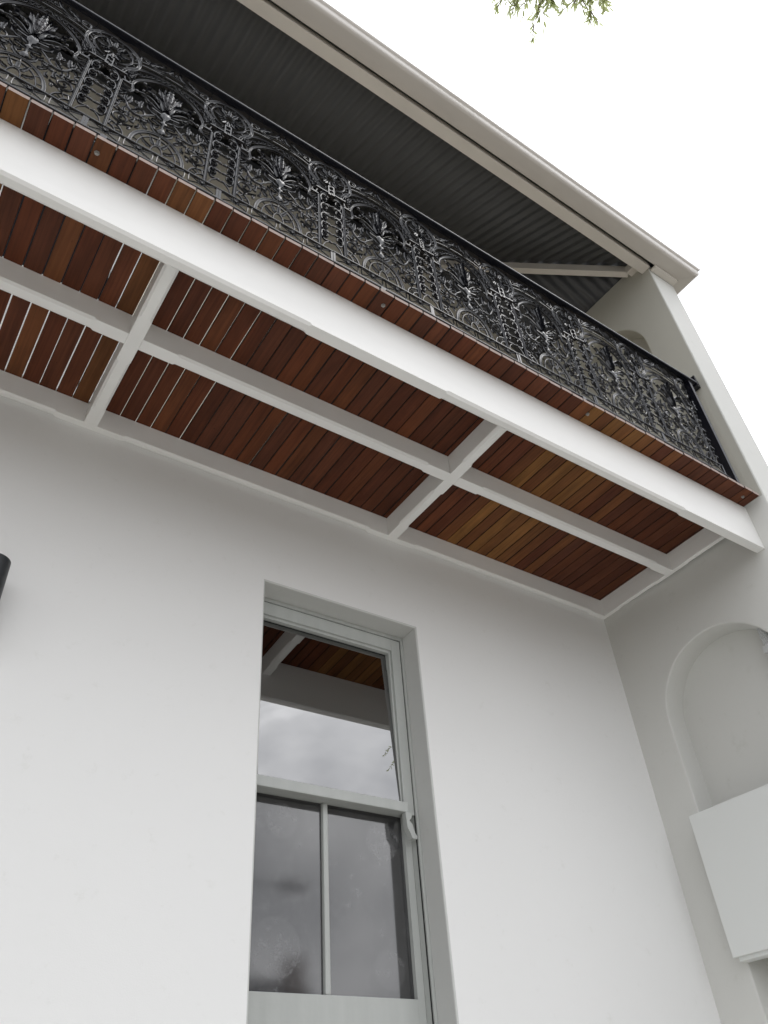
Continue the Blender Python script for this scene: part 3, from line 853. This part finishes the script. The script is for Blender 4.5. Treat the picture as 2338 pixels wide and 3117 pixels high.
b = MB(); b.box(XL + .02, 3.7115, BY - .006, BY + .006, V0 - .003, V0 + .0015)
shift(b, bo).build('bottom_rail', M['rail'], bal, bevel=.001)
for x in (-1.197, 0.033, 1.264, 2.493):
    b = MB(); b.box(x - .012, x + .012, BY - .012, BY + .012, DZ1, V0 - .0032)
    b.box(x - .028, x + .028, BY - .022, BY + .022, DZ1, DZ1 + .006)
    shift(b, bo).build('foot', M['rail'], bal, bevel=.001)

# ---------------------------------------------------------------- verandah roof
TP = 0.62
roof = thing('verandah_roof', 'corrugated hipped verandah roof with cream eave beam and gutter above the balcony', 'roof', (0.8, -1.2, 6.75))
ro = Vector((0.8, -1.2, 6.75))
XC, YC, ZC = 3.837, -1.15, 6.918
PITCH, AMP = 0.076, 0.008
def corr(s):
    return AMP * math.sin(2 * PI * s / PITCH)
YE, XE = -1.375, 4.112
b = MB()
nst = int((4.06 - XL) / (PITCH / 12))
prev = None
for i in range(nst + 1):
    x = XL + (4.06 - XL) * i / nst
    ym = min(0.0, YC + (XC - x))
    ym = max(ym, YE + .001)
    h = corr(x)
    cur = [(x, y, ZC + TP * (y - YC) + h) for y in (YE, ym)]
    if prev:
        b.quad([prev[0], cur[0], cur[1], prev[1]])
    prev = cur
rs = shift(b, ro).build('roof_sheet', M['roof'], roof, smooth=True)
bm = bmesh.new(); bm.from_mesh(rs.data); bmesh.ops.remove_doubles(bm, verts=bm.verts, dist=1e-6); bmesh.ops.recalc_face_normals(bm, faces=bm.faces); bm.to_mesh(rs.data); bm.free()
rs.data.polygons.foreach_set('use_smooth', [True] * len(rs.data.polygons))
so_ = rs.modifiers.new('thickness', 'SOLIDIFY'); so_.thickness = 0.0012; so_.offset = 1
b = MB()
nst = int((0 - YE) / (PITCH / 12))
prev = None
for i in range(nst + 1):
    y = YE + (0 - YE) * i / nst
    xm = min(XC - (y - YC), XE - .001)
    h = corr(y)
    cur = [(x, y, ZC + TP * (XC - x) + h) for x in (XE, xm)]
    if prev:
        b.quad([prev[0], cur[0], cur[1], prev[1]])
    prev = cur
rs2 = shift(b, ro).build('roof_sheet', M['roof'], roof, smooth=True)
bm = bmesh.new(); bm.from_mesh(rs2.data); bmesh.ops.remove_doubles(bm, verts=bm.verts, dist=1e-6); bmesh.ops.recalc_face_normals(bm, faces=bm.faces); bm.to_mesh(rs2.data); bm.free()
rs2.data.polygons.foreach_set('use_smooth', [True] * len(rs2.data.polygons))
so_ = rs2.modifiers.new('thickness', 'SOLIDIFY'); so_.thickness = 0.0012; so_.offset = 1
# hip rafter
def bar3(b, p, q, w, h, up=Vector((0, 0, 1))):
    p, q = Vector(p), Vector(q)
    t = (q - p).normalized(); s = t.cross(up).normalized(); u = s.cross(t).normalized()
    rings = []
    for c in (p, q):
        rings.append([tuple(c + s * a * w / 2 + u * bb * h) for a, bb in ((-1, 0), (-1, -1), (1, -1), (1, 0))])
    b.loft(rings)
b = MB()
dz = -AMP - .004
bar3(b, (XC - .01, YC + .01, ZC + dz), (XC + YC + .03, -.03, ZC - TP * (YC + .03) + dz), .052, .075)
shift(b, ro).build('hip_rafter', M['eave'], roof, bevel=.002)
# wall plate high on the back wall
b = MB(); b.box(XL, 2.75, -.045, -.0005, 7.49, 7.585)
shift(b, ro).build('ledger', M['roof'], roof, bevel=.002)
b = MB(); b.box(3.775, 3.8395, -1.2045, -1.125, 6.826, 6.897)  # added filler, blocks a sky leak at the rafter end
shift(b, ro).build('sky_gap_filler', M['eave'], roof, bevel=.003)
# eave beam, cover strip
b = MB(); b.box(XL, xw(-1.24) - .002, -1.285, -1.205, 6.750, 6.822)
shift(b, ro).build('eave_beam', M['eave'], roof, bevel=.006)
# gutter: profile in (outward distance, height), mitred round the corner
gp = [(0.0, 6.815), (0.0, 6.748), (.004, 6.744), (.100, 6.742), (.112, 6.745), (.121, 6.752), (.126, 6.763), (.128, 6.776), (.128, 6.796), (.131, 6.802),
      (.137, 6.806), (.144, 6.813), (.145, 6.822), (.141, 6.830), (.133, 6.833), (.126, 6.829), (.124, 6.821), (.125, 6.812),
      (.1245, 6.80), (.1245, 6.776), (.1225, 6.765), (.118, 6.756), (.110, 6.749), (.100, 6.746), (.006, 6.748), (.003, 6.752), (.003, 6.815)]
GY, GX = -1.312, 4.112
b = MB()
def ring(kind):
    if kind == 0: return [(XL, GY - d, z) for d, z in gp]
    if kind == 1: return [(GX + d - .012, GY - d, z) for d, z in gp]
b.loft([ring(0), ring(1)], caps=False)
g1 = shift(b, ro).build('gutter', M['gutter'], roof); auto_smooth(g1, 40)
b = MB()
b.loft([[(GX + d - .0105, GY - d, z) for d, z in gp], [(GX + d - .0105, .6, z) for d, z in gp]], caps=False)
g2 = shift(b, ro).build('gutter', M['gutter'], roof); auto_smooth(g2, 40)
# small moulding where the gutter sits on the wall
b = MB(); b.box(3.846, 4.099, -1.322, -1.2708, 6.716, 6.7412)
shift(b, ro).build('cover_strip', M['eave'], roof, bevel=.004)

# ---------------------------------------------------------------- sash window
win = bpy.data.objects.new('sash_window', None); col.objects.link(win); win.parent = house
win['label'] = 'tall sash window with sage grey timber frame'
def wpart(b, name, m, bevel=.0025):
    return b.build(name, m, win, bevel=bevel)
FY = 0.116                                   # front of the box frame
def frame_ring(b, x0, x1, z0, z1, wl, wr, wt, wb, y0, y1):
    b.box(x0, x0 + wl, y0, y1, z0, z1); b.box(x1 - wr, x1, y0, y1, z0, z1)
    if wt: b.box(x0 + wl, x1 - wr, y0, y1, z1 - wt, z1)
    if wb: b.box(x0 + wl, x1 - wr, y0, y1, z0, z0 + wb)
b = MB(); frame_ring(b, WX0, WX1, WZ0 + .04, WZ1 - .001, .010, .0165, .020, 0, FY, FY + .16); wpart(b, 'outer_lining', M['sash'], .004)
b = MB(); frame_ring(b, WX0 + .0102, WX1 - .0167, WZ0 + .04, WZ1 - .0212, .003, .0035, .0035, 0, FY + .008, FY + .013); b.build('joint', M['caulk'], win)
b = MB(); frame_ring(b, WX0 + .0102, WX1 - .0167, WZ0 + .04, WZ1 - .0212, .003, .0034, .0034, 0, FY + .0135, FY + .15); b.build('inner_lining', M['sash'], win)
b = MB(); b.box(WX0 + .001, WX1 - .001, -.05, FY + .18, WZ0, WZ0 + .04); wpart(b, 'sill', M['sash'], .004)
# upper sash stands forward of the lower one
UX0, UX1 = WX0 + .0134, WX1 - .0204
USY = FY + .006
MZ0, MZ1 = 2.832, 2.878
b = MB(); frame_ring(b, UX0, UX1, MZ0, WZ1 - .0249, .040, .054, .066, 0, USY, USY + .036)
wpart(b, 'upper_sash', M['sash'], .003)
b = MB(); frame_ring(b, UX0 + .0402, UX1 - .0542, MZ0, WZ1 - .0911, .008, .012, .014, 0, USY + .011, USY + .036)
wpart(b, 'sash_moulding', M['sash'], .003)
b = MB(); b.box(UX0, UX1 - .048, USY - .022, USY + .038, MZ0, MZ1); wpart(b, 'meeting_rail', M['sash'], .004)
b = MB(); b.box(UX0 + .0484, UX1 - .0664, USY + .026, USY + .030, MZ1 + .001, WZ1 - .1053)
b.v = [(x, y - .004 + (z - 3.25) * math.tan(math.radians(2.4)), z) for x, y, z in b.v]     # old sash leans back a little
gu = b.build('pane', M['glass_top'], win)
# sash horn (ogee bracket) at the right end of the meeting rail
def horn(mir):
    pr = [(2.129, 2.859), (2.165, 2.859), (2.1606, 2.834), (2.1478, 2.823), (2.1642, 2.806), (2.1675, 2.790), (2.1745, 2.770), (2.1853, 2.756), (2.181, 2.746), (2.1565, 2.746), (2.1483, 2.767), (2.1342, 2.790), (2.1316, 2.812)]
    pr = [(x - .002, z - .0272) for x, z in pr]
    if mir:
        pr = [(WX0 + .045 - (x - 2.129), z) for x, z in pr]
    b = MB()
    b.loft([[(x, y, z) for x, z in pr] for y in (FY - .018, FY + .0115)])
    return b
horn(0).build('sash_horn', M['sash'], win, bevel=.0015)
LSY = USY + .0385
LX0, LX1 = UX0, UX1
LZ1 = 2.878
b = MB(); frame_ring(b, LX0, LX1, WZ0 + .041, LZ1, .040, .036, .040, 0, LSY, LSY + .045)
b.box(LX0 + .04, LX1 - .036, LSY, LSY + .045, WZ0 + .041, WZ0 + .12)
b.box(LX0 + .04, LX1 - .036, LSY, LSY + .045, 1.98, 2.120)
wpart(b, 'lower_sash', M['sash'])
MX = 1.752
b = MB(); b.box(MX - .012, MX + .012, LSY + .004, LSY + .038, 2.1205, LZ1 - .0405); b.box(MX - .012, MX + .012, LSY + .004, LSY + .038, WZ0 + .1205, 1.9795)
wpart(b, 'glazing_bar', M['sash'], .006)
for x0, x1 in ((LX0 + .0405, MX - .0125), (MX + .0125, LX1 - .0365)):
    for z0, z1 in ((2.121, LZ1 - .041), (WZ0 + .121, 1.979)):
        b = MB(); b.box(x0, x1, LSY + .022, LSY + .026, z0, z1)
        b.build('pane', M['glass_low'], win)
# upper floor French doors (dark glass above solid panels)
fd = bpy.data.objects.new('french_door', None); col.objects.link(fd); fd.parent = house
DX0, DX1 = -1.05, 0.40
b = MB(); frame_ring(b, DX0 - .09, DX1 + .09, 4.444, 6.98, .09, .09, .10, 0, -.030, -.0005); b.build('architrave', M['white'], fd, bevel=.004)
for x0, x1 in ((DX0 + .002, (DX0 + DX1) / 2 - .002), ((DX0 + DX1) / 2 + .002, DX1 - .002)):
    b = MB(); frame_ring(b, x0, x1, 4.452, 6.872, .075, .075, .10, .76, -.024, -.0008)
    b.box(x0 + .075, x1 - .075, -.020, -.0008, 5.98, 6.01); dl = b.build('door_leaf', M['white'], fd, bevel=.002)
    for z0, z1 in ((5.213, 5.979), (6.011, 6.771)):
        b = MB(); b.box(x0 + .076, x1 - .076, -.012, -.009, z0, z1); b.build('pane', M['dark_glass'], fd)

# ---------------------------------------------------------------- things on the walls
lamp = thing('wall_light', 'charcoal cylindrical wall light cut off by the left edge of the photo', 'wall light', (0.205, -0.102, 3.26))
b = MB(); n = 32
b.loft([[(r * math.cos(2 * PI * k / n), r * math.sin(2 * PI * k / n), z) for k in range(n)] for r, z in ((.040, -.130), (.053, -.130), (.055, -.128), (.055, .133), (.0535, .1345), (.046, .1345), (.046, .10))], caps=True)
o = b.build('lamp_body', M['lamp'], lamp); auto_smooth(o, 40)
b = MB(); b.box(-.03, .03, .050, .1015, -.055, .055); b.build('wall_bracket', M['lamp'], lamp, bevel=.003)
b = MB(); b.loft([[(.0385 * math.cos(2 * PI * k / n), .0385 * math.sin(2 * PI * k / n), z) for k in range(n)] for z in (-.131, -.127)]); b.build('lens', M['pipe'], lamp)

mbx = thing('meter_box', 'plain white meter box fixed across the lower arched niche', 'meter box', (3.75, -0.62, 2.27))
mo = Vector((3.75, -0.62, 2.27))
def skew_box(b, d0, d1, y0, y1, z0, z1):
    v = [(xw(y) + d, y, z) for z in (z0, z1) for (d, y) in ((d0, y0), (d1, y0), (d1, y1), (d0, y1))]
    i = len(b.v); b.v += v
    for q in ((0, 3, 2, 1), (4, 5, 6, 7), (0, 1, 5, 4), (1, 2, 6, 5), (2, 3, 7, 6), (3, 0, 4, 7)):
        b.f.append(tuple(i + k for k in q)); b.mi.append(0)
b = MB(); skew_box(b, -.066, -.001, -1.03, -.240, 2.258, 2.926); shift(b, mo).build('cabinet', M['box'], mbx, bevel=.003)
b = MB(); skew_box(b, -.084, -.0665, -1.045, -.222, 2.276, 2.936); shift(b, mo).build('door', M['box'], mbx, bevel=.003)
b = MB(); skew_box(b, -.093, -.0845, -.99, -.965, 2.56, 2.61); shift(b, mo).build('latch', M['pipe'], mbx, bevel=.002)

cond = thing('flexible_conduit', 'pale grey corrugated conduit running down the top corner of the lower niche', 'conduit', (3.90, -0.88, 3.2))
co = Vector((3.90, -0.88, 3.2))
def conduit(b, P0, P1, r, pitch):
    P0, P1 = Vector(P0), Vector(P1)
    L = (P1 - P0).length; t = (P1 - P0).normalized(); s = t.cross(Vector((0, 1, 0))).normalized(); u = s.cross(t)
    m = int(L / pitch); rings = []
    for i in range(m):
        for f, rr in ((.0, .86), (.18, 1), (.62, 1), (.80, .86)):
            c = P0 + t * (i + f) * pitch
            rings.append([tuple(c + (s * math.cos(2 * PI * k / 14) + u * math.sin(2 * PI * k / 14)) * r * rr) for k in range(14)])
    b.loft(rings)
b = MB(); conduit(b, (3.925, -.900, 3.78), (3.925, -.900, 2.94), .028, .0115); shift(b, co).build('hose', M['pipe'], cond)
b = MB(); conduit(b, (3.945, -.965, 3.74), (3.945, -.965, 2.94), .025, .0115); shift(b, co).build('hose', M['pipe'], cond)
b = MB(); conduit(b, (3.925, -.900, 3.66), (3.925, -.900, 3.615), .033, .045); b.box(3.895, 3.97, -.99, -.87, 3.616, 3.652); shift(b, co).build('saddle_clip', M['pipe'], cond, bevel=.002)

# ---------------------------------------------------------------- street tree
tree = thing('street_tree', 'narrow-leaved tree whose drooping twigs hang into the sky above the eave', 'tree', (7.5, -5.4, -0.13))
to = Vector((7.5, -5.4, -0.13))
def limb(b, pts, radii, n=8):
    P = catmull([Vector(p) for p in pts], 5)
    rings = []
    L = len(P)
    for i, p in enumerate(P):
        t = (P[min(L - 1, i + 1)] - P[max(0, i - 1)]).normalized()
        s = t.cross(Vector((.3, .2, .93))).normalized(); u = s.cross(t)
        f = i / (L - 1) * (len(radii) - 1); j = min(int(f), len(radii) - 2); r = radii[j] + (radii[j + 1] - radii[j]) * (f - j)
        rings.append([tuple(p + (s * math.cos(2 * PI * k / n) + u * math.sin(2 * PI * k / n)) * r) for k in range(n)])
    b.loft(rings)
    return P
rnd = random.Random(21)
b = MB()
limb(b, [(7.5, -5.4, -.2), (7.45, -5.3, 1.5), (7.55, -5.2, 3.2), (7.4, -5.1, 5.0), (7.3, -5.0, 6.6)], [.17, .14, .12, .10, .07])
shift(b, to); o = b.build('trunk', M['bark'], tree); auto_smooth(o, 60)
b = MB()
mainl = limb(b, [(7.4, -5.1, 5.2), (6.0, -4.3, 7.2), (4.2, -3.2, 8.0), (3.0, -2.5, 8.05), (2.3, -2.2, 7.85)], [.07, .055, .04, .022, .010])
tips = []
for tgt in [(7.5, -5.3, 6.9), (8.6, -4.8, 7.4), (8.2, -6.2, 7.6), (8.4, -5.6, 8.0), (7.2, -4.2, 7.8), (7.45, -4.8, 6.4)]:
    limb(b, [(7.35, -5.05, 5.6), ((7.35 + tgt[0]) / 2, (-5.05 + tgt[1]) / 2, (5.6 + tgt[2]) / 2 + .3), tgt], [.05, .03, .012])
    tips.append(Vector(tgt))
shift(b, to); o = b.build('limb', M['bark'], tree); auto_smooth(o, 60)
tw, lf = MB(), MB()
def one_leaf(p, d, ln, w):
    d = d.normalized()
    s = d.cross(Vector((rnd.uniform(-1, 1), rnd.uniform(-1, 1), rnd.uniform(-1, 1)))).normalized()
    nrm = s.cross(d)
    pts = [p, p + d * ln * .35 + s * w + nrm * w * .35, p + d * ln * .7 + s * w * .8 + nrm * w * .1, p + d * ln - nrm * w * .3, p + d * ln * .7 - s * w * .8 + nrm * w * .1, p + d * ln * .35 - s * w + nrm * w * .35]
    lf.quad([pts[0], pts[1], pts[2], pts[3]]); lf.quad([pts[0], pts[3], pts[4], pts[5]])
def twig(p0, direction, length, nleaf, droop=.5, lsz=1.0):
    p = Vector(p0); d = direction.normalized()
    seg = 7; path = [p.copy()]
    for i in range(seg):
        d = (d + Vector((rnd.uniform(-.22, .22), rnd.uniform(-.22, .22), rnd.uniform(-.18, .18) - droop * .28))).normalized()
        p = p + d * length / seg
        path.append(p.copy())
    limb(tw, path, [.0042, .003, .0016], 5)
    for i in range(nleaf):
        f = (0.12 + 0.88 * (i + rnd.random()) / nleaf) * seg
        j = min(int(f), seg - 1)
        q = path[j].lerp(path[j + 1], f - j)
        dd = (path[j + 1] - path[j]).normalized()
        side = Vector((rnd.uniform(-1, 1), rnd.uniform(-1, 1), rnd.uniform(-1, .7))).normalized()
        one_leaf(q, dd * rnd.uniform(.5, 1.0) + side * rnd.uniform(.45, .9), rnd.uniform(.038, .066) * lsz, rnd.uniform(.0045, .0075) * lsz)
    return path
# the twigs that hang into view
def ray_at(px, py, dist):
    v = Vector(((px - 1169) / 2412.4, (py - 1558.5) / 2412.4, 1))
    w = Vector((sum(R[i][0] * v[i] for i in range(3)), sum(R[i][1] * v[i] for i in range(3)), sum(R[i][2] * v[i] for i in range(3))))
    return CAM + w.normalized() * dist
hang = [((1600, -170), (1500, 8)), ((1610, -160), (1545, 60)), ((1620, -150), (1590, 70)), ((1640, -150), (1625, 112)), ((1640, -160), (1655, 95)), ((1650, -150), (1690, 50)),
        ((1660, -140), (1600, 20)), ((1680, -150), (1720, 18)), ((1700, -150), (1715, 28)), ((1760, -140), (1775, 50)), ((1780, -140), (1800, 56)), ((1800, -150), (1840, 22)), ((1780, -150), (1750, 26)), ((1620, -120), (1570, 35)), ((1670, -130), (1665, 50)), ((1800, -140), (1825, 35)),
        ((1790, -60), (1800, 56)), ((1810, -60), (1838, 22)), ((1760, -60), (1745, 22)), ((1640, -50), (1640, 80)), ((1600, -60), (1510, 26))]
for (ax, ay), (bx_, by_) in hang:
    dist = rnd.uniform(5.85, 6.2)
    a = ray_at(ax, ay - 14, dist + rnd.uniform(-.1, .2)); e = ray_at(bx_, by_ - 14, dist)
    dvec = e - a
    limb(tw, [mainl[-4 + rnd.randint(-4, 3)], (mainl[-3] + a) / 2 + Vector((0, 0, .1)), a], [.006, .005, .0035], 5)
    L = dvec.length
    path = [a.lerp(e, f) + Vector((rnd.uniform(-.015, .015), rnd.uniform(-.015, .015), rnd.uniform(-.015, .015))) * (1 if 0 < f < 1 else 0) for f in (0, .2, .4, .6, .8, 1)]
    limb(tw, path, [.0034, .0028, .0018], 5)
    for i in range(17):
        f = .10 + .90 * (i + rnd.random()) / 17
        j = min(int(f * 5), 4); q = path[j].lerp(path[j + 1], f * 5 - j)
        side = Vector((rnd.uniform(-1, 1), rnd.uniform(-1, 1), rnd.uniform(-1, .6))).normalized()
        one_leaf(q, dvec.normalized() * rnd.uniform(.5, 1.0) + side * rnd.uniform(.3, .8), rnd.uniform(.040, .066), rnd.uniform(.005, .0085))
    for _ in range(2):
        f = rnd.uniform(.45, .95); q = a.lerp(e, f)
        twig(q, dvec.normalized() + Vector((rnd.uniform(-.8, .8), rnd.uniform(-.8, .8), rnd.uniform(-.4, .4))), rnd.uniform(.06, .12), 8, .4)
for c in tips:
    for _ in range(26):
        d = Vector((rnd.gauss(0, 1), rnd.gauss(0, 1), rnd.gauss(0, .7)))
        twig(c + d * .28, d + Vector((0, 0, -.2)), rnd.uniform(.3, .6), 26, .6, 1.15)
for i in range(4, 9):
    for _ in range(2):
        d = Vector((rnd.gauss(0, 1), rnd.gauss(0, 1), rnd.gauss(.5, .5)))
        twig(mainl[i], d, rnd.uniform(.2, .4), 18, .2)
shift(tw, to); o = tw.build('twig', M['bark'], tree); o['kind'] = 'stuff'
shift(lf, to); o = lf.build('foliage', M['leaf'], tree); o['kind'] = 'stuff'

# ---------------------------------------------------------------- across the street (seen only in the glass)
far = thing('cottage', 'dark brick cottage across the street, reflected low in the window glass', 'house', (10, -20, -0.14))
fo = Vector((10, -20, -0.14))
b = MB(); b.box(4.5, 13.7, -25, -18.5, -.14, 3.9); shift(b, fo).build('wall', M['brick'], far)
b = MB()
b.loft([[(x, y, z) for y, z in ((-18.2, 3.85), (-21.7, 6.75), (-25.3, 3.85), (-25.2, 3.75), (-18.3, 3.75))] for x in (4.2, 14.0)])
rf = shift(b, fo).build('roof', M['slate'], far)
b = MB(); b.box(12.9, 13.35, -21.1, -20.5, 5.3, 7.0); b.box(12.84, 13.41, -21.16, -20.44, 7.0, 7.1); shift(b, fo).build('chimney', M['brick'], rf)
for x in (6.0, 9.2, 11.8):
    b = MB(); b.box(x, x + 1.1, -18.52, -18.46, 1.0, 2.9); w_ = shift(b, fo).build('window', M['sash'], far)
    b = MB(); b.box(x + .08, x + 1.02, -18.455, -18.45, 1.08, 2.82); shift(b, fo).build('pane', M['dark_glass'], w_)
sl_ = thing('street_lamp', 'street lamp with outreach arm across the road, reflected in the lower pane', 'street lamp', (7.6, -16.0, -0.01))
po = Vector((7.6, -16.0, -0.01))
b = MB(); limb(b, [(7.6, -16, -.01), (7.6, -16, 4), (7.6, -16, 7.3)], [.09, .075, .06], 10); shift(b, po).build('pole', M['lamp'], sl_)
b = MB(); limb(b, [(7.6, -16, 7.25), (8.2, -16, 7.58), (9.3, -16, 7.66), (10.1, -16, 7.68)], [.05, .04, .035], 8); shift(b, po).build('arm', M['lamp'], sl_)
b = MB(); b.loft([[(x, -16 + w * a, 7.68 + h * c) for a, c in ((-1, 0), (-.8, .9), (0, 1.2), (.8, .9), (1, 0), (.7, -.9), (-.7, -.9))] for x, w, h in ((10.0, .05, .04), (10.15, .14, .10), (10.5, .19, .12), (10.85, .12, .07), (10.98, .03, .02))]); shift(b, po).build('lamp_head', M['lamp'], sl_)
